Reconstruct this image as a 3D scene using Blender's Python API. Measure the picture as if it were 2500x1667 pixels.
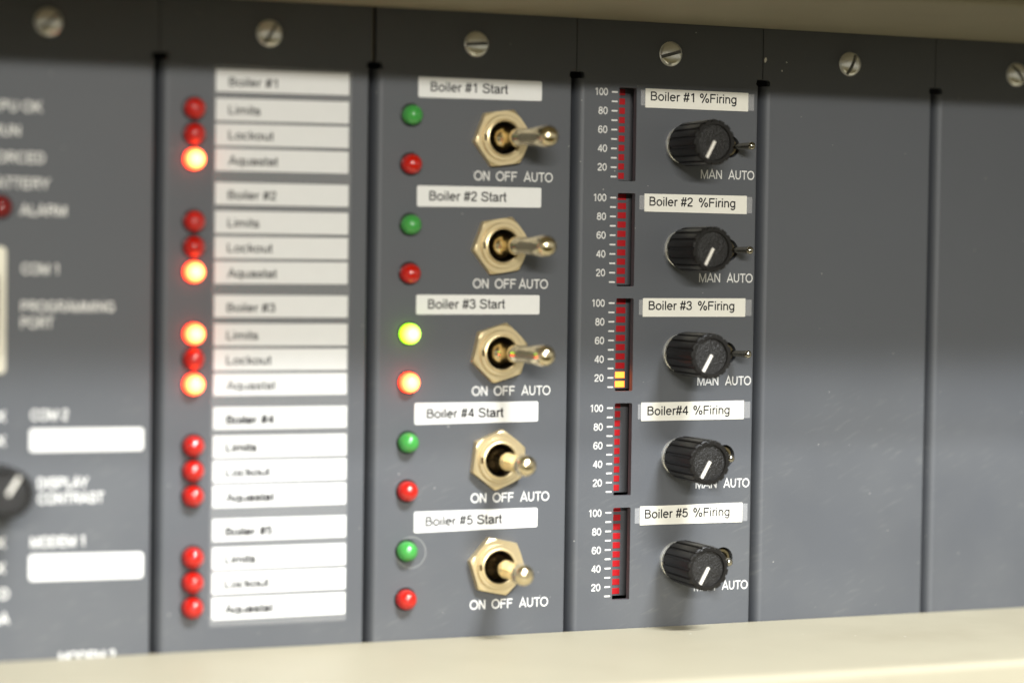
import bpy, bmesh, math, random
from mathutils import Matrix, Vector
random.seed(7)
S = 0.001                       # everything below is measured in millimetres
scene = bpy.context.scene
for o in list(bpy.data.objects):
    bpy.data.objects.remove(o)

# ------------------------------------------------------------------ camera
cam_d = bpy.data.cameras.new("camera")
cam = bpy.data.objects.new("camera", cam_d)
scene.collection.objects.link(cam)
scene.camera = cam
RT, FW, UP = ((0.923197, -0.384076, 0.013921), (0.384325, 0.922447, -0.037232), (0.001458, 0.039723, 0.99921))
cam.matrix_world = Matrix(((RT[0], UP[0], -FW[0], -141.808 * S),
                           (RT[1], UP[1], -FW[1], -566.371 * S),
                           (RT[2], UP[2], -FW[2], 29.28 * S),
                           (0, 0, 0, 1)))
cam_d.sensor_width = 36.0
cam_d.lens = 5735.995 * 36.0 / 2500.0
cam_d.clip_start = 0.01
cam_d.clip_end = 50.0
cam_d.dof.use_dof = True
cam_d.dof.focus_distance = 0.633
cam_d.dof.aperture_fstop = 4.1
cam_d.dof.aperture_blades = 9

# ------------------------------------------------------------------ light
world = bpy.data.worlds.new("World")
scene.world = world
world.use_nodes = True
wn = world.node_tree
wn.nodes.clear()
w_out = wn.nodes.new("ShaderNodeOutputWorld")
w_bg = wn.nodes.new("ShaderNodeBackground")
w_tc = wn.nodes.new("ShaderNodeTexCoord")
w_sep = wn.nodes.new("ShaderNodeSeparateXYZ")
w_mr = wn.nodes.new("ShaderNodeMapRange")
w_mr.inputs[1].default_value = -0.35
w_mr.inputs[2].default_value = 0.6
w_cr = wn.nodes.new("ShaderNodeValToRGB")
w_cr.color_ramp.elements[0].color = (0.070, 0.054, 0.010, 1)
w_cr.color_ramp.elements[1].color = (0.62, 0.61, 0.56, 1)
e_ = w_cr.color_ramp.elements.new(0.42)
e_.color = (0.57, 0.56, 0.49, 1)
wn.links.new(w_tc.outputs["Generated"], w_sep.inputs[0])
wn.links.new(w_sep.outputs["Z"], w_mr.inputs[0])
wn.links.new(w_mr.outputs[0], w_cr.inputs[0])
wn.links.new(w_cr.outputs[0], w_bg.inputs[0])
wn.links.new(w_bg.outputs[0], w_out.inputs[0])
w_bg.inputs[1].default_value = 0.95


def area_lamp(name, target, az, el, dist, sx, sy, power, col):
    """ceiling fixture; az degrees to the right of the panel normal, el degrees up"""
    d = bpy.data.lights.new(name, "AREA")
    d.shape = "RECTANGLE"
    d.size, d.size_y = sx, sy
    d.energy = power
    d.color = col
    o = bpy.data.objects.new(name, d)
    scene.collection.objects.link(o)
    a, e = math.radians(az), math.radians(el)
    v = Vector((math.sin(a) * math.cos(e), -math.cos(a) * math.cos(e), math.sin(e)))
    t = Vector(target) * S
    o.location = t + v * dist
    o.rotation_euler = (-v).to_track_quat("-Z", "Y").to_euler()
    return o


area_lamp("far_ceiling_light", (80, -96, 94.7), -16, 12.2, 3.0, 1.1, 0.06, 70, (1.0, 0.985, 0.93))
area_lamp("near_ceiling_light", (60, -96, 94.7), 15, 44.2, 1.25, 0.34, 0.085, 27.0, (0.93, 0.965, 1.0))
area_lamp("near_ceiling_light", (60, -96, 94.7), 4, 50.6, 1.25, 0.30, 0.035, 14.3, (0.93, 0.965, 1.0))

scene.view_settings.view_transform = "Standard"
scene.view_settings.look = "None"
scene.view_settings.exposure = 0.0
scene.view_settings.gamma = 1.0
scene.cycles.max_bounces = 8
scene.cycles.sample_clamp_indirect = 4.0


# ------------------------------------------------------------------ materials
def mat(name, col, rough=0.5, metal=0.0, spec=0.5, emis=None, emis_s=0.0, noise=0.0, nscale=800.0, bump=0.0,
        bscale=4000.0, coat=0.0, sss=0.0, aniso=0.0):
    m = bpy.data.materials.new(name)
    m.use_nodes = True
    nt = m.node_tree
    b = nt.nodes["Principled BSDF"]
    b.inputs["Base Color"].default_value = (*col, 1)
    b.inputs["Roughness"].default_value = rough
    b.inputs["Metallic"].default_value = metal
    b.inputs["Specular IOR Level"].default_value = spec
    b.inputs["Coat Weight"].default_value = coat
    b.inputs["Coat Roughness"].default_value = 0.06
    if sss:
        b.inputs["Subsurface Weight"].default_value = sss
        b.inputs["Subsurface Radius"].default_value = (0.003, 0.003, 0.003)
        b.inputs["Subsurface Scale"].default_value = 1.0
    if emis:
        b.inputs["Emission Color"].default_value = (*emis, 1)
        b.inputs["Emission Strength"].default_value = emis_s
    tc = nt.nodes.new("ShaderNodeTexCoord")
    if noise:
        n = nt.nodes.new("ShaderNodeTexNoise")
        n.inputs["Scale"].default_value = nscale
        n.inputs["Detail"].default_value = 5
        mp = nt.nodes.new("ShaderNodeMapRange")
        mp.inputs[3].default_value = 1 - noise
        mp.inputs[4].default_value = 1 + noise
        mx = nt.nodes.new("ShaderNodeMix")
        mx.data_type = "RGBA"
        mx.blend_type = "MULTIPLY"
        mx.inputs[0].default_value = 1
        mx.inputs[6].default_value = (*col, 1)
        cmb = nt.nodes.new("ShaderNodeCombineColor")
        nt.links.new(tc.outputs["Object"], n.inputs["Vector"])
        nt.links.new(n.outputs[0], mp.inputs[0])
        for i in range(3):
            nt.links.new(mp.outputs[0], cmb.inputs[i])
        nt.links.new(cmb.outputs[0], mx.inputs[7])
        nt.links.new(mx.outputs[2], b.inputs["Base Color"])
    if bump:
        n = nt.nodes.new("ShaderNodeTexNoise")
        n.inputs["Scale"].default_value = bscale
        n.inputs["Detail"].default_value = 3
        bp = nt.nodes.new("ShaderNodeBump")
        bp.inputs["Strength"].default_value = bump
        bp.inputs["Distance"].default_value = 0.0002
        nt.links.new(tc.outputs["Object"], n.inputs["Vector"])
        nt.links.new(n.outputs[0], bp.inputs["Height"])
        nt.links.new(bp.outputs[0], b.inputs["Normal"])
    return m


def panel_material():
    """satin charcoal paint with smudges, dust specks and fine scuffs"""
    m = mat("charcoal_panel_paint", (0.07, 0.071, 0.074), rough=0.62, spec=0.5)
    nt = m.node_tree
    L = nt.links.new
    N = nt.nodes.new
    b = nt.nodes["Principled BSDF"]
    b.inputs["IOR"].default_value = 2.05        # dense satin powder coat with a broad sheen
    geo = N("ShaderNodeNewGeometry")            # world position: each plate gets its own wear
    # slow tone changes
    n1 = N("ShaderNodeTexNoise"); n1.inputs["Scale"].default_value = 22; n1.inputs["Detail"].default_value = 6
    L(geo.outputs["Position"], n1.inputs["Vector"])
    r1 = N("ShaderNodeMapRange"); r1.inputs[1].default_value = 0.35; r1.inputs[2].default_value = 0.68
    r1.inputs[3].default_value = 0.95; r1.inputs[4].default_value = 1.09
    L(n1.outputs[0], r1.inputs[0])
    # fine paint grain
    n2 = N("ShaderNodeTexNoise"); n2.inputs["Scale"].default_value = 3200; n2.inputs["Detail"].default_value = 2
    L(geo.outputs["Position"], n2.inputs["Vector"])
    r2 = N("ShaderNodeMapRange"); r2.inputs[3].default_value = 0.86; r2.inputs[4].default_value = 1.14
    L(n2.outputs[0], r2.inputs[0])
    mul = N("ShaderNodeMath"); mul.operation = "MULTIPLY"
    L(r1.outputs[0], mul.inputs[0]); L(r2.outputs[0], mul.inputs[1])
    base = N("ShaderNodeMix"); base.data_type = "RGBA"; base.blend_type = "MULTIPLY"; base.inputs[0].default_value = 1
    base.inputs[6].default_value = (0.035, 0.040, 0.050, 1)
    cc = N("ShaderNodeCombineColor")
    for i in range(3):
        L(mul.outputs[0], cc.inputs[i])
    L(cc.outputs[0], base.inputs[7])
    # dust specks: small round dots, only where a slow mask allows
    v = N("ShaderNodeTexVoronoi"); v.inputs["Scale"].default_value = 300
    L(geo.outputs["Position"], v.inputs["Vector"])
    sp = N("ShaderNodeMath"); sp.operation = "LESS_THAN"
    sepc = N("ShaderNodeSeparateColor"); L(v.outputs["Color"], sepc.inputs[0])
    size = N("ShaderNodeMapRange"); size.inputs[1].default_value = 0.50; size.inputs[2].default_value = 1.0
    size.inputs[3].default_value = 0.0; size.inputs[4].default_value = 0.055
    L(sepc.outputs[0], size.inputs[0]); L(v.outputs["Distance"], sp.inputs[0]); L(size.outputs[0], sp.inputs[1])
    # scuffs: stretched noise, thresholded, masked
    mp0 = N("ShaderNodeMapping"); mp0.inputs["Rotation"].default_value = (0, math.radians(24), 0)
    L(geo.outputs["Position"], mp0.inputs["Vector"])
    mp = N("ShaderNodeMapping"); mp.inputs["Scale"].default_value = (150, 150, 900)
    L(mp0.outputs[0], mp.inputs["Vector"])
    n3 = N("ShaderNodeTexNoise"); n3.inputs["Scale"].default_value = 1.0; n3.inputs["Detail"].default_value = 4
    L(mp.outputs[0], n3.inputs["Vector"])
    r3 = N("ShaderNodeMapRange"); r3.inputs[1].default_value = 0.57; r3.inputs[2].default_value = 0.74
    L(n3.outputs[0], r3.inputs[0])
    n4 = N("ShaderNodeTexNoise"); n4.inputs["Scale"].default_value = 26; n4.inputs["Detail"].default_value = 3
    L(geo.outputs["Position"], n4.inputs["Vector"])
    r4 = N("ShaderNodeMapRange"); r4.inputs[1].default_value = 0.44; r4.inputs[2].default_value = 0.66
    L(n4.outputs[0], r4.inputs[0])
    sc = N("ShaderNodeMath"); sc.operation = "MULTIPLY"; L(r3.outputs[0], sc.inputs[0]); L(r4.outputs[0], sc.inputs[1])
    # handled smudges low on the blank plates
    sepp = N("ShaderNodeSeparateXYZ"); L(geo.outputs["Position"], sepp.inputs[0])
    low = N("ShaderNodeMapRange"); low.inputs[1].default_value = 0.012; low.inputs[2].default_value = -0.03
    L(sepp.outputs["Z"], low.inputs[0])
    sc2 = N("ShaderNodeMath"); sc2.operation = "MULTIPLY"; L(sc.outputs[0], sc2.inputs[0]); L(low.outputs[0], sc2.inputs[1])
    sm = N("ShaderNodeMath"); sm.operation = "MULTIPLY"; sm.inputs[1].default_value = 0.09
    L(r4.outputs[0], sm.inputs[0])
    sm2 = N("ShaderNodeMath"); sm2.operation = "MULTIPLY"; L(sm.outputs[0], sm2.inputs[0]); L(low.outputs[0], sm2.inputs[1])
    sca = N("ShaderNodeMath"); sca.operation = "MULTIPLY_ADD"; sca.inputs[1].default_value = 0.27
    L(sc2.outputs[0], sca.inputs[0]); L(sm2.outputs[0], sca.inputs[2])
    m1 = N("ShaderNodeMix"); m1.data_type = "RGBA"; m1.inputs[7].default_value = (0.20, 0.20, 0.185, 1)
    L(sca.outputs[0], m1.inputs[0]); L(base.outputs[2], m1.inputs[6])
    m2 = N("ShaderNodeMix"); m2.data_type = "RGBA"; m2.inputs[7].default_value = (0.42, 0.41, 0.38, 1)
    L(sp.outputs[0], m2.inputs[0]); L(m1.outputs[2], m2.inputs[6])
    L(m2.outputs[2], b.inputs["Base Color"])
    bp = N("ShaderNodeBump"); bp.inputs["Strength"].default_value = 0.35; bp.inputs["Distance"].default_value = 0.00006
    n5 = N("ShaderNodeTexNoise"); n5.inputs["Scale"].default_value = 1500; n5.inputs["Detail"].default_value = 3
    L(geo.outputs["Position"], n5.inputs["Vector"]); L(n5.outputs[0], bp.inputs["Height"])
    L(bp.outputs[0], b.inputs["Normal"])
    rr = N("ShaderNodeMapRange"); rr.inputs[3].default_value = 0.64; rr.inputs[4].default_value = 0.74
    L(n1.outputs[0], rr.inputs[0]); L(rr.outputs[0], b.inputs["Roughness"])
    return m


def lit_material(name, core, rim, radius, cz=0.0):
    """a glowing lens: hottest on the axis of the die inside, coloured towards the edge (object space, y = axis)"""
    m = mat(name, rim, rough=0.25)
    nt = m.node_tree
    L = nt.links.new
    b = nt.nodes["Principled BSDF"]
    tc = nt.nodes.new("ShaderNodeTexCoord")
    mp = nt.nodes.new("ShaderNodeMapping")
    mp.inputs["Scale"].default_value = (1, 0.0, 1)
    ln = nt.nodes.new("ShaderNodeVectorMath"); ln.operation = "LENGTH"
    mr = nt.nodes.new("ShaderNodeMapRange")
    mr.inputs[1].default_value = 0.0
    mr.inputs[2].default_value = radius * S
    cr = nt.nodes.new("ShaderNodeValToRGB")
    cr.color_ramp.elements[0].color = (*core, 1)
    cr.color_ramp.elements[1].color = (*rim, 1)
    cr.color_ramp.elements[0].position = 0.30
    cr.color_ramp.elements[1].position = 1.0
    L(tc.outputs["Object"], mp.inputs["Vector"]); L(mp.outputs[0], ln.inputs[0]); L(ln.outputs["Value"], mr.inputs[0])
    L(mr.outputs[0], cr.inputs[0]); L(cr.outputs[0], b.inputs["Emission Color"])
    b.inputs["Emission Strength"].default_value = 1.0
    return m


def clear_material(name, col, alpha, rough):
    m = mat(name, col, rough=rough, spec=0.5)
    m.node_tree.nodes["Principled BSDF"].inputs["Alpha"].default_value = alpha
    return m


M_PANEL = panel_material()
M_CREAM = mat("cream_enamel", (0.39, 0.355, 0.258), rough=0.5, spec=0.22, noise=0.05, nscale=60, bump=0.25, bscale=1400)
_nt = M_CREAM.node_tree
_b = _nt.nodes["Principled BSDF"]
_src = _b.inputs["Base Color"].links[0].from_socket
_g = _nt.nodes.new("ShaderNodeNewGeometry")
_v = _nt.nodes.new("ShaderNodeTexVoronoi"); _v.inputs["Scale"].default_value = 170
_s = _nt.nodes.new("ShaderNodeSeparateColor")
_r = _nt.nodes.new("ShaderNodeMapRange"); _r.inputs[1].default_value = 0.55; _r.inputs[2].default_value = 1.0; _r.inputs[3].default_value = 0.0; _r.inputs[4].default_value = 0.06
_l = _nt.nodes.new("ShaderNodeMath"); _l.operation = "LESS_THAN"
_m = _nt.nodes.new("ShaderNodeMix"); _m.data_type = "RGBA"; _m.inputs[7].default_value = (0.62, 0.60, 0.54, 1)
_n = _nt.nodes.new("ShaderNodeTexNoise"); _n.inputs["Scale"].default_value = 34; _n.inputs["Detail"].default_value = 7
_q = _nt.nodes.new("ShaderNodeMapRange"); _q.inputs[1].default_value = 0.55; _q.inputs[2].default_value = 0.75; _q.inputs[4].default_value = 0.35
_k = _nt.nodes.new("ShaderNodeMix"); _k.data_type = "RGBA"; _k.inputs[7].default_value = (0.30, 0.26, 0.18, 1)
for _a, _c in ((_g.outputs["Position"], _v.inputs["Vector"]), (_v.outputs["Color"], _s.inputs[0]), (_s.outputs[0], _r.inputs[0]),
               (_v.outputs["Distance"], _l.inputs[0]), (_r.outputs[0], _l.inputs[1]), (_g.outputs["Position"], _n.inputs["Vector"]),
               (_n.outputs[0], _q.inputs[0]), (_q.outputs[0], _k.inputs[0]), (_src, _k.inputs[6]), (_k.outputs[2], _m.inputs[6]),
               (_l.outputs[0], _m.inputs[0]), (_m.outputs[2], _b.inputs["Base Color"])):
    _nt.links.new(_a, _c)
M_DARK = mat("black_interior", (0.006, 0.006, 0.008), rough=0.6, spec=0.3)
M_STRIP = mat("bare_mounting_strip", (0.30, 0.25, 0.16), rough=0.5, metal=0.5)
M_PRINT = mat("white_silkscreen_ink", (0.72, 0.71, 0.68), rough=0.6, spec=0.3)
M_PAPER = mat("white_label_paper", (0.77, 0.765, 0.74), rough=0.55, spec=0.35, noise=0.025, nscale=500)
M_PAPER3 = mat("dimmed_strip_paper", (0.72, 0.717, 0.70), rough=0.55, spec=0.3, noise=0.03, nscale=300)  # white paper greyed in its colour to hold back overexposure
M_PAPER2 = mat("cream_label_paper", (0.80, 0.775, 0.69), rough=0.55, spec=0.35, noise=0.025, nscale=500)
M_INK = mat("black_label_ink", (0.014, 0.013, 0.015), rough=0.6, spec=0.3)
M_TAPE = clear_material("clear_tape", (0.55, 0.55, 0.56), 0.30, 0.2)
M_SLEEVE = clear_material("clear_label_sleeve", (0.5, 0.5, 0.5), 0.16, 0.2)
M_BRASS = mat("yellow_nickel_nut", (0.83, 0.68, 0.41), rough=0.33, metal=0.8, noise=0.05, nscale=500, bump=0.12, bscale=900)
M_LEVER = mat("polished_nickel_lever", (0.80, 0.69, 0.46), rough=0.15, metal=1.0)
M_STEEL = mat("zinc_screw_steel", (0.96, 0.95, 0.90), rough=0.30, metal=0.85, noise=0.08, nscale=700, bump=0.25, bscale=1200)
M_KNOB = mat("black_knob_plastic", (0.010, 0.009, 0.008), rough=0.38, spec=0.32, noise=0.25, nscale=300, bump=0.15, bscale=1800)
M_KNOBFACE = mat("leather_grain_black_plastic", (0.014, 0.013, 0.012), rough=0.36, spec=0.4, bump=1.0, bscale=2500)
M_KNOBFACE.node_tree.nodes["Bump"].inputs["Distance"].default_value = 0.0003
M_POINTER = mat("white_pointer_paint", (0.82, 0.78, 0.70), rough=0.5)
M_RED = mat("red_lens_off", (0.86, 0.014, 0.004), rough=0.10, spec=0.6, sss=0.08, coat=0.6)
M_GREEN = mat("green_lens_off", (0.09, 0.55, 0.10), rough=0.10, spec=0.6, sss=0.08, coat=0.6)
for _m in (M_RED, M_GREEN):
    _m.node_tree.nodes["Principled BSDF"].inputs["Transmission Weight"].default_value = 0.45
M_DKRED = mat("dark_red_lens_off", (0.20, 0.006, 0.006), rough=0.12, spec=0.6)
M_REDON = lit_material("red_lens_lit", (8.5, 3.6, 0.85), (3.4, 0.12, 0.05), 2.5)
M_GREENON = lit_material("green_lens_lit", (4.2, 5.2, 1.1), (0.75, 1.9, 0.02), 2.5)
M_SEG = mat("red_segment_off", (0.42, 0.010, 0.014), rough=0.35, spec=0.4)
M_SEGON = mat("amber_segment_lit", (0.8, 0.2, 0.05), rough=0.4, emis=(1.0, 0.135, 0.014), emis_s=5.5)
M_SEGBODY = mat("grey_bargraph_face", (0.085, 0.085, 0.092), rough=0.42)
M_PORT = mat("dull_tin_port_shell", (0.74, 0.70, 0.58), rough=0.4, metal=0.6)
M_MINILEVER = mat("smoky_nickel_lever", (0.42, 0.39, 0.32), rough=0.18, metal=1.0)
M_MINIMETAL = mat("dull_nickel_bushing", (0.16, 0.13, 0.07), rough=0.4, metal=0.9)
M_BORE = mat("shaded_bore", (0.03, 0.02, 0.01), rough=0.5, metal=0.3)  # bushing bore coloured near-black, painting in the shade inside the hole
M_BLACKP = mat("black_bushing", (0.008, 0.008, 0.008), rough=0.3, metal=0.4)
M_CHIP = mat("bare_metal_chip", (0.85, 0.82, 0.74), rough=0.4)


# ------------------------------------------------------------------ mesh helpers (mm in, metres out)
def link(name, bm, m, parent=None, smooth=False, loc=None, angle=None):
    me = bpy.data.meshes.new(name)
    bmesh.ops.recalc_face_normals(bm, faces=bm.faces)
    bm.to_mesh(me)
    bm.free()
    if m:
        me.materials.append(m)
    if smooth:
        for p in me.polygons:
            p.use_smooth = True
        if angle is not None:
            me.set_sharp_from_angle(angle=math.radians(angle))
    o = bpy.data.objects.new(name, me)
    scene.collection.objects.link(o)
    if parent:
        o.parent = parent
    if loc is not None:
        o.location = Vector(loc) * S
    return o


def box(bm, x0, x1, y0, y1, z0, z1, bevel=0.0):
    vs = [bm.verts.new((x * S, y * S, z * S)) for x in (x0, x1) for y in (y0, y1) for z in (z0, z1)]
    fs = []
    for a in ((0, 1, 3, 2), (4, 6, 7, 5), (0, 4, 5, 1), (2, 3, 7, 6), (0, 2, 6, 4), (1, 5, 7, 3)):
        fs.append(bm.faces.new([vs[i] for i in a]))
    if bevel:
        es = list({e for f in fs for e in f.edges})
        bmesh.ops.bevel(bm, geom=es, offset=bevel * S, segments=2, affect="EDGES", profile=0.6)


def lathe(bm, prof, n=48, cx=0.0, cz=0.0, rfun=None, axis=None, origin=(0, 0, 0)):
    """prof: (y, r) pairs. Turned about the y axis (or about `axis` from `origin`, distance = -y)."""
    rings = []
    if axis is None:
        ex, ez, ey = Vector((1, 0, 0)), Vector((0, 0, 1)), Vector((0, 1, 0))
        org = Vector((cx, 0, cz))
    else:
        ey = -Vector(axis).normalized()
        ez = Vector((0, 0, 1))
        ex = ez.cross(ey).normalized() * -1
        ez = ex.cross(ey).normalized() * -1
        org = Vector(origin)
    for y, r in prof:
        if r <= 1e-6:
            rings.append([bm.verts.new((org + ey * y) * S)])
            continue
        ring = []
        for i in range(n):
            t = 2 * math.pi * i / n
            rr = rfun(t, r, y) if rfun else r
            ring.append(bm.verts.new((org + ey * y + ex * rr * math.cos(t) + ez * rr * math.sin(t)) * S))
        rings.append(ring)
    for a, b in zip(rings, rings[1:]):
        if len(a) == 1 and len(b) == 1:
            continue
        for i in range(n):
            j = (i + 1) % n
            if len(a) == 1:
                bm.faces.new((a[0], b[i], b[j]))
            elif len(b) == 1:
                bm.faces.new((a[i], b[0], a[j]))
            else:
                bm.faces.new((a[i], b[i], b[j], a[j]))


def obj_from_curve(cu, name):
    tmp = bpy.data.objects.new("tmp", cu)
    scene.collection.objects.link(tmp)
    dg = bpy.context.evaluated_depsgraph_get()
    dg.update()
    me = bpy.data.meshes.new_from_object(tmp.evaluated_get(dg))
    bpy.data.objects.remove(tmp)
    bpy.data.curves.remove(cu)
    me.name = name
    return me


def sheet(bm, loops, y_front, thick):
    """flat sheet in the x-z plane with holes; loops[0] is the outline"""
    cu = bpy.data.curves.new("c", "CURVE")
    cu.dimensions = "2D"
    cu.fill_mode = "BOTH"
    cu.extrude = thick / 2
    for lp in loops:
        sp = cu.splines.new("POLY")
        sp.points.add(len(lp) - 1)
        for p, (x, z) in zip(sp.points, lp):
            p.co = (x, z, 0, 1)
        sp.use_cyclic_u = True
    me = obj_from_curve(cu, "c")
    # curve plane xy -> x z ; extrude along z -> y
    me.transform(Matrix(((S, 0, 0, 0), (0, 0, -S, (y_front + thick / 2) * S), (0, S, 0, 0), (0, 0, 0, 1))))
    bm.from_mesh(me)
    bpy.data.meshes.remove(me)


def rrect(x0, x1, z0, z1, r, n=4):
    out = []
    for cx, cz, a0 in ((x1 - r, z1 - r, 0), (x0 + r, z1 - r, 90), (x0 + r, z0 + r, 180), (x1 - r, z0 + r, 270)):
        for i in range(n + 1):
            a = math.radians(a0 + 90 * i / n)
            out.append((cx + r * math.cos(a), cz + r * math.sin(a)))
    return out


def circ(cx, cz, r, n=40):
    return [(cx + r * math.cos(2 * math.pi * i / n), cz + r * math.sin(2 * math.pi * i / n)) for i in range(n)]


# ---- plain grotesque lettering, drawn as strokes of even weight (cap height 1)
HW = 0.066


def _arc(cx, cy, rx, ry, a0, a1, n=10):
    return [(cx + rx * math.cos(math.radians(a0 + (a1 - a0) * i / n)), cy + ry * math.sin(math.radians(a0 + (a1 - a0) * i / n)))
            for i in range(n + 1)]


def _spl(pts, n=5):
    out = []
    p = [pts[0]] + pts + [pts[-1]]
    for i in range(1, len(p) - 2):
        for k in range(n):
            t = k / n
            q = []
            for d in (0, 1):
                a, b, c, e = p[i - 1][d], p[i][d], p[i + 1][d], p[i + 2][d]
                q.append(0.5 * (2 * b + (c - a) * t + (2 * a - 5 * b + 4 * c - e) * t * t + (3 * b - a - 3 * c + e) * t ** 3))
            out.append(tuple(q))
    out.append(pts[-1])
    return out


def _glyphs():
    h = HW
    T, B = 1 - h, h
    X = 0.725
    XT = X - h
    g = {}
    g[" "] = (0.39, [])
    g["A"] = (0.93, [[(0.04, 0), (0.465, 1.0), (0.89, 0)], [(0.19, 0.31), (0.74, 0.31)]])
    g["B"] = (0.93, [[(0.17, 0), (0.17, 1)], [(0.2, T), (0.5, T)] + _arc(0.5, 0.74, 0.24, T - 0.74, 90, -90) + [(0.2, 2 * 0.74 - T)],
                     [(0.5, 2 * 0.74 - T)] + _arc(0.53, 0.31, 0.27, 0.235, 90, -90) + [(0.2, B + 0.01)]])
    g["C"] = (1.0, [_arc(0.53, 0.5, 0.42, 0.5 - h, 38, 322, 22)])
    g["D"] = (1.0, [[(0.17, 0), (0.17, 1)], [(0.2, T), (0.45, T)] + _arc(0.45, 0.5, 0.43, 0.5 - h, 90, -90, 16) + [(0.2, B)]])
    g["E"] = (0.93, [[(0.17, 0), (0.17, 1)], [(0.2, T), (0.85, T)], [(0.2, 0.53), (0.8, 0.53)], [(0.2, B), (0.87, B)]])
    g["F"] = (0.85, [[(0.17, 0), (0.17, 1)], [(0.2, T), (0.8, T)], [(0.2, 0.52), (0.73, 0.52)]])
    g["G"] = (1.08, [_arc(0.55, 0.5, 0.45, 0.5 - h, 40, 318, 22) + [(0.94, 0.45), (0.56, 0.45)]])
    g["I"] = (0.39, [[(0.195, 0), (0.195, 1)]])
    g["K"] = (0.93, [[(0.17, 0), (0.17, 1)], [(0.2, 0.33), (0.82, 1)], [(0.42, 0.55), (0.88, 0)]])
    g["L"] = (0.78, [[(0.17, 0), (0.17, B), (0.72, B)], [(0.17, 0.02), (0.17, 1)]])
    g["M"] = (1.16, [[(0.16, 0), (0.16, 1)], [(0.19, 0.96), (0.58, 0.06), (0.97, 0.96)], [(1.0, 0), (1.0, 1)]])
    g["N"] = (1.0, [[(0.17, 0), (0.17, 1)], [(0.2, 0.93), (0.8, 0.07)], [(0.83, 0), (0.83, 1)]])
    g["O"] = (1.08, [_arc(0.54, 0.5, 0.46, 0.5 - h + 0.01, 90, 450, 30)])
    g["P"] = (0.93, [[(0.17, 0), (0.17, 1)], [(0.2, T), (0.55, T)] + _arc(0.55, 0.70, 0.26, T - 0.70, 90, -90) + [(0.2, 2 * 0.70 - T)]])
    g["R"] = (1.0, [[(0.17, 0), (0.17, 1)], [(0.2, T), (0.58, T)] + _arc(0.58, 0.715, 0.27, T - 0.715, 90, -90) + [(0.2, 2 * 0.715 - T)],
                    [(0.5, 0.48), (0.66, 0.36), (0.9, 0)]])
    g["S"] = (0.93, [_spl([(0.81, 0.73), (0.70, 0.9), (0.47, T), (0.24, 0.9), (0.16, 0.745), (0.26, 0.6), (0.48, 0.53), (0.72, 0.455), (0.83, 0.275),
                           (0.73, 0.12), (0.47, B), (0.2, 0.13), (0.1, 0.32)])])
    g["T"] = (0.85, [[(0.425, 0), (0.425, T)], [(0.03, T), (0.82, T)]])
    g["U"] = (1.0, [[(0.17, 1), (0.17, 0.4)] + _arc(0.5, 0.4, 0.33, 0.4 - h, 180, 360, 14) + [(0.83, 1)]])
    g["X"] = (0.93, [[(0.06, 0), (0.86, 1)], [(0.07, 1), (0.87, 0)]])
    g["Y"] = (0.93, [[(0.04, 1), (0.465, 0.42), (0.89, 1)], [(0.465, 0), (0.465, 0.44)]])
    # figures
    g["0"] = (0.78, [_arc(0.39, 0.5, 0.285, 0.5 - h + 0.01, 90, 450, 26)])
    g["1"] = (0.78, [[(0.46, 0), (0.46, 1)], [(0.18, 0.76), (0.36, 0.86), (0.45, 0.98)]])
    g["2"] = (0.78, [_spl([(0.11, 0.71), (0.17, 0.86), (0.39, T + 0.01), (0.61, 0.87), (0.64, 0.69), (0.5, 0.48), (0.22, 0.24), (0.12, 0.09)]), [(0.08, B), (0.7, B)]])
    g["3"] = (0.78, [_spl([(0.12, 0.74), (0.2, 0.88), (0.39, T + 0.01), (0.6, 0.86), (0.6, 0.66), (0.44, 0.545), (0.33, 0.54)]),
                     _spl([(0.36, 0.54), (0.56, 0.5), (0.66, 0.3), (0.58, 0.12), (0.37, B), (0.17, 0.12), (0.09, 0.28)])])
    g["4"] = (0.78, [[(0.55, 0), (0.55, 1)], [(0.52, 0.95), (0.1, 0.31)], [(0.04, 0.29), (0.74, 0.29)]])
    g["5"] = (0.78, [[(0.66, T), (0.22, T), (0.13, 0.46)], _spl([(0.12, 0.46), (0.24, 0.58), (0.42, 0.61), (0.61, 0.52), (0.67, 0.33), (0.59, 0.14), (0.37, B), (0.17, 0.13), (0.09, 0.27)])])
    g["6"] = (0.78, [_arc(0.4, 0.315, 0.275, 0.26, 0, 360, 22), _spl([(0.655, 0.76), (0.56, 0.9), (0.41, T), (0.22, 0.85), (0.125, 0.6), (0.125, 0.32)])])
    g["8"] = (0.78, [_arc(0.39, 0.745, 0.235, 0.20, 0, 360, 20), _arc(0.39, 0.29, 0.285, 0.235, 0, 360, 22)])
    g["#"] = (0.78, [[(0.14, 0), (0.33, 1.02)], [(0.44, 0), (0.63, 1.02)], [(0.03, 0.31), (0.72, 0.31)], [(0.06, 0.70), (0.75, 0.70)]])
    g["%"] = (1.24, [_arc(0.275, 0.76, 0.165, 0.2, 0, 360, 18), _arc(0.965, 0.24, 0.165, 0.2, 0, 360, 18), [(0.33, -0.03), (0.9, 1.03)]])
    # lower case
    g["a"] = (0.78, [_spl([(0.1, 0.52), (0.18, 0.63), (0.38, XT), (0.58, 0.6), (0.62, 0.46)]) + [(0.62, 0.16), (0.69, 0.0)],
                     _spl([(0.61, 0.43), (0.34, 0.37), (0.14, 0.29), (0.13, 0.12), (0.32, 0.055), (0.54, 0.14), (0.62, 0.27)])])
    g["c"] = (0.70, [_arc(0.385, X / 2, 0.285, X / 2 - h + .01, 45, 315, 20)])
    g["e"] = (0.78, [[(0.10, 0.385), (0.66, 0.385)] + _arc(0.39, X / 2, 0.285, X / 2 - h + .01, 10, 318, 22)])
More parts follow.
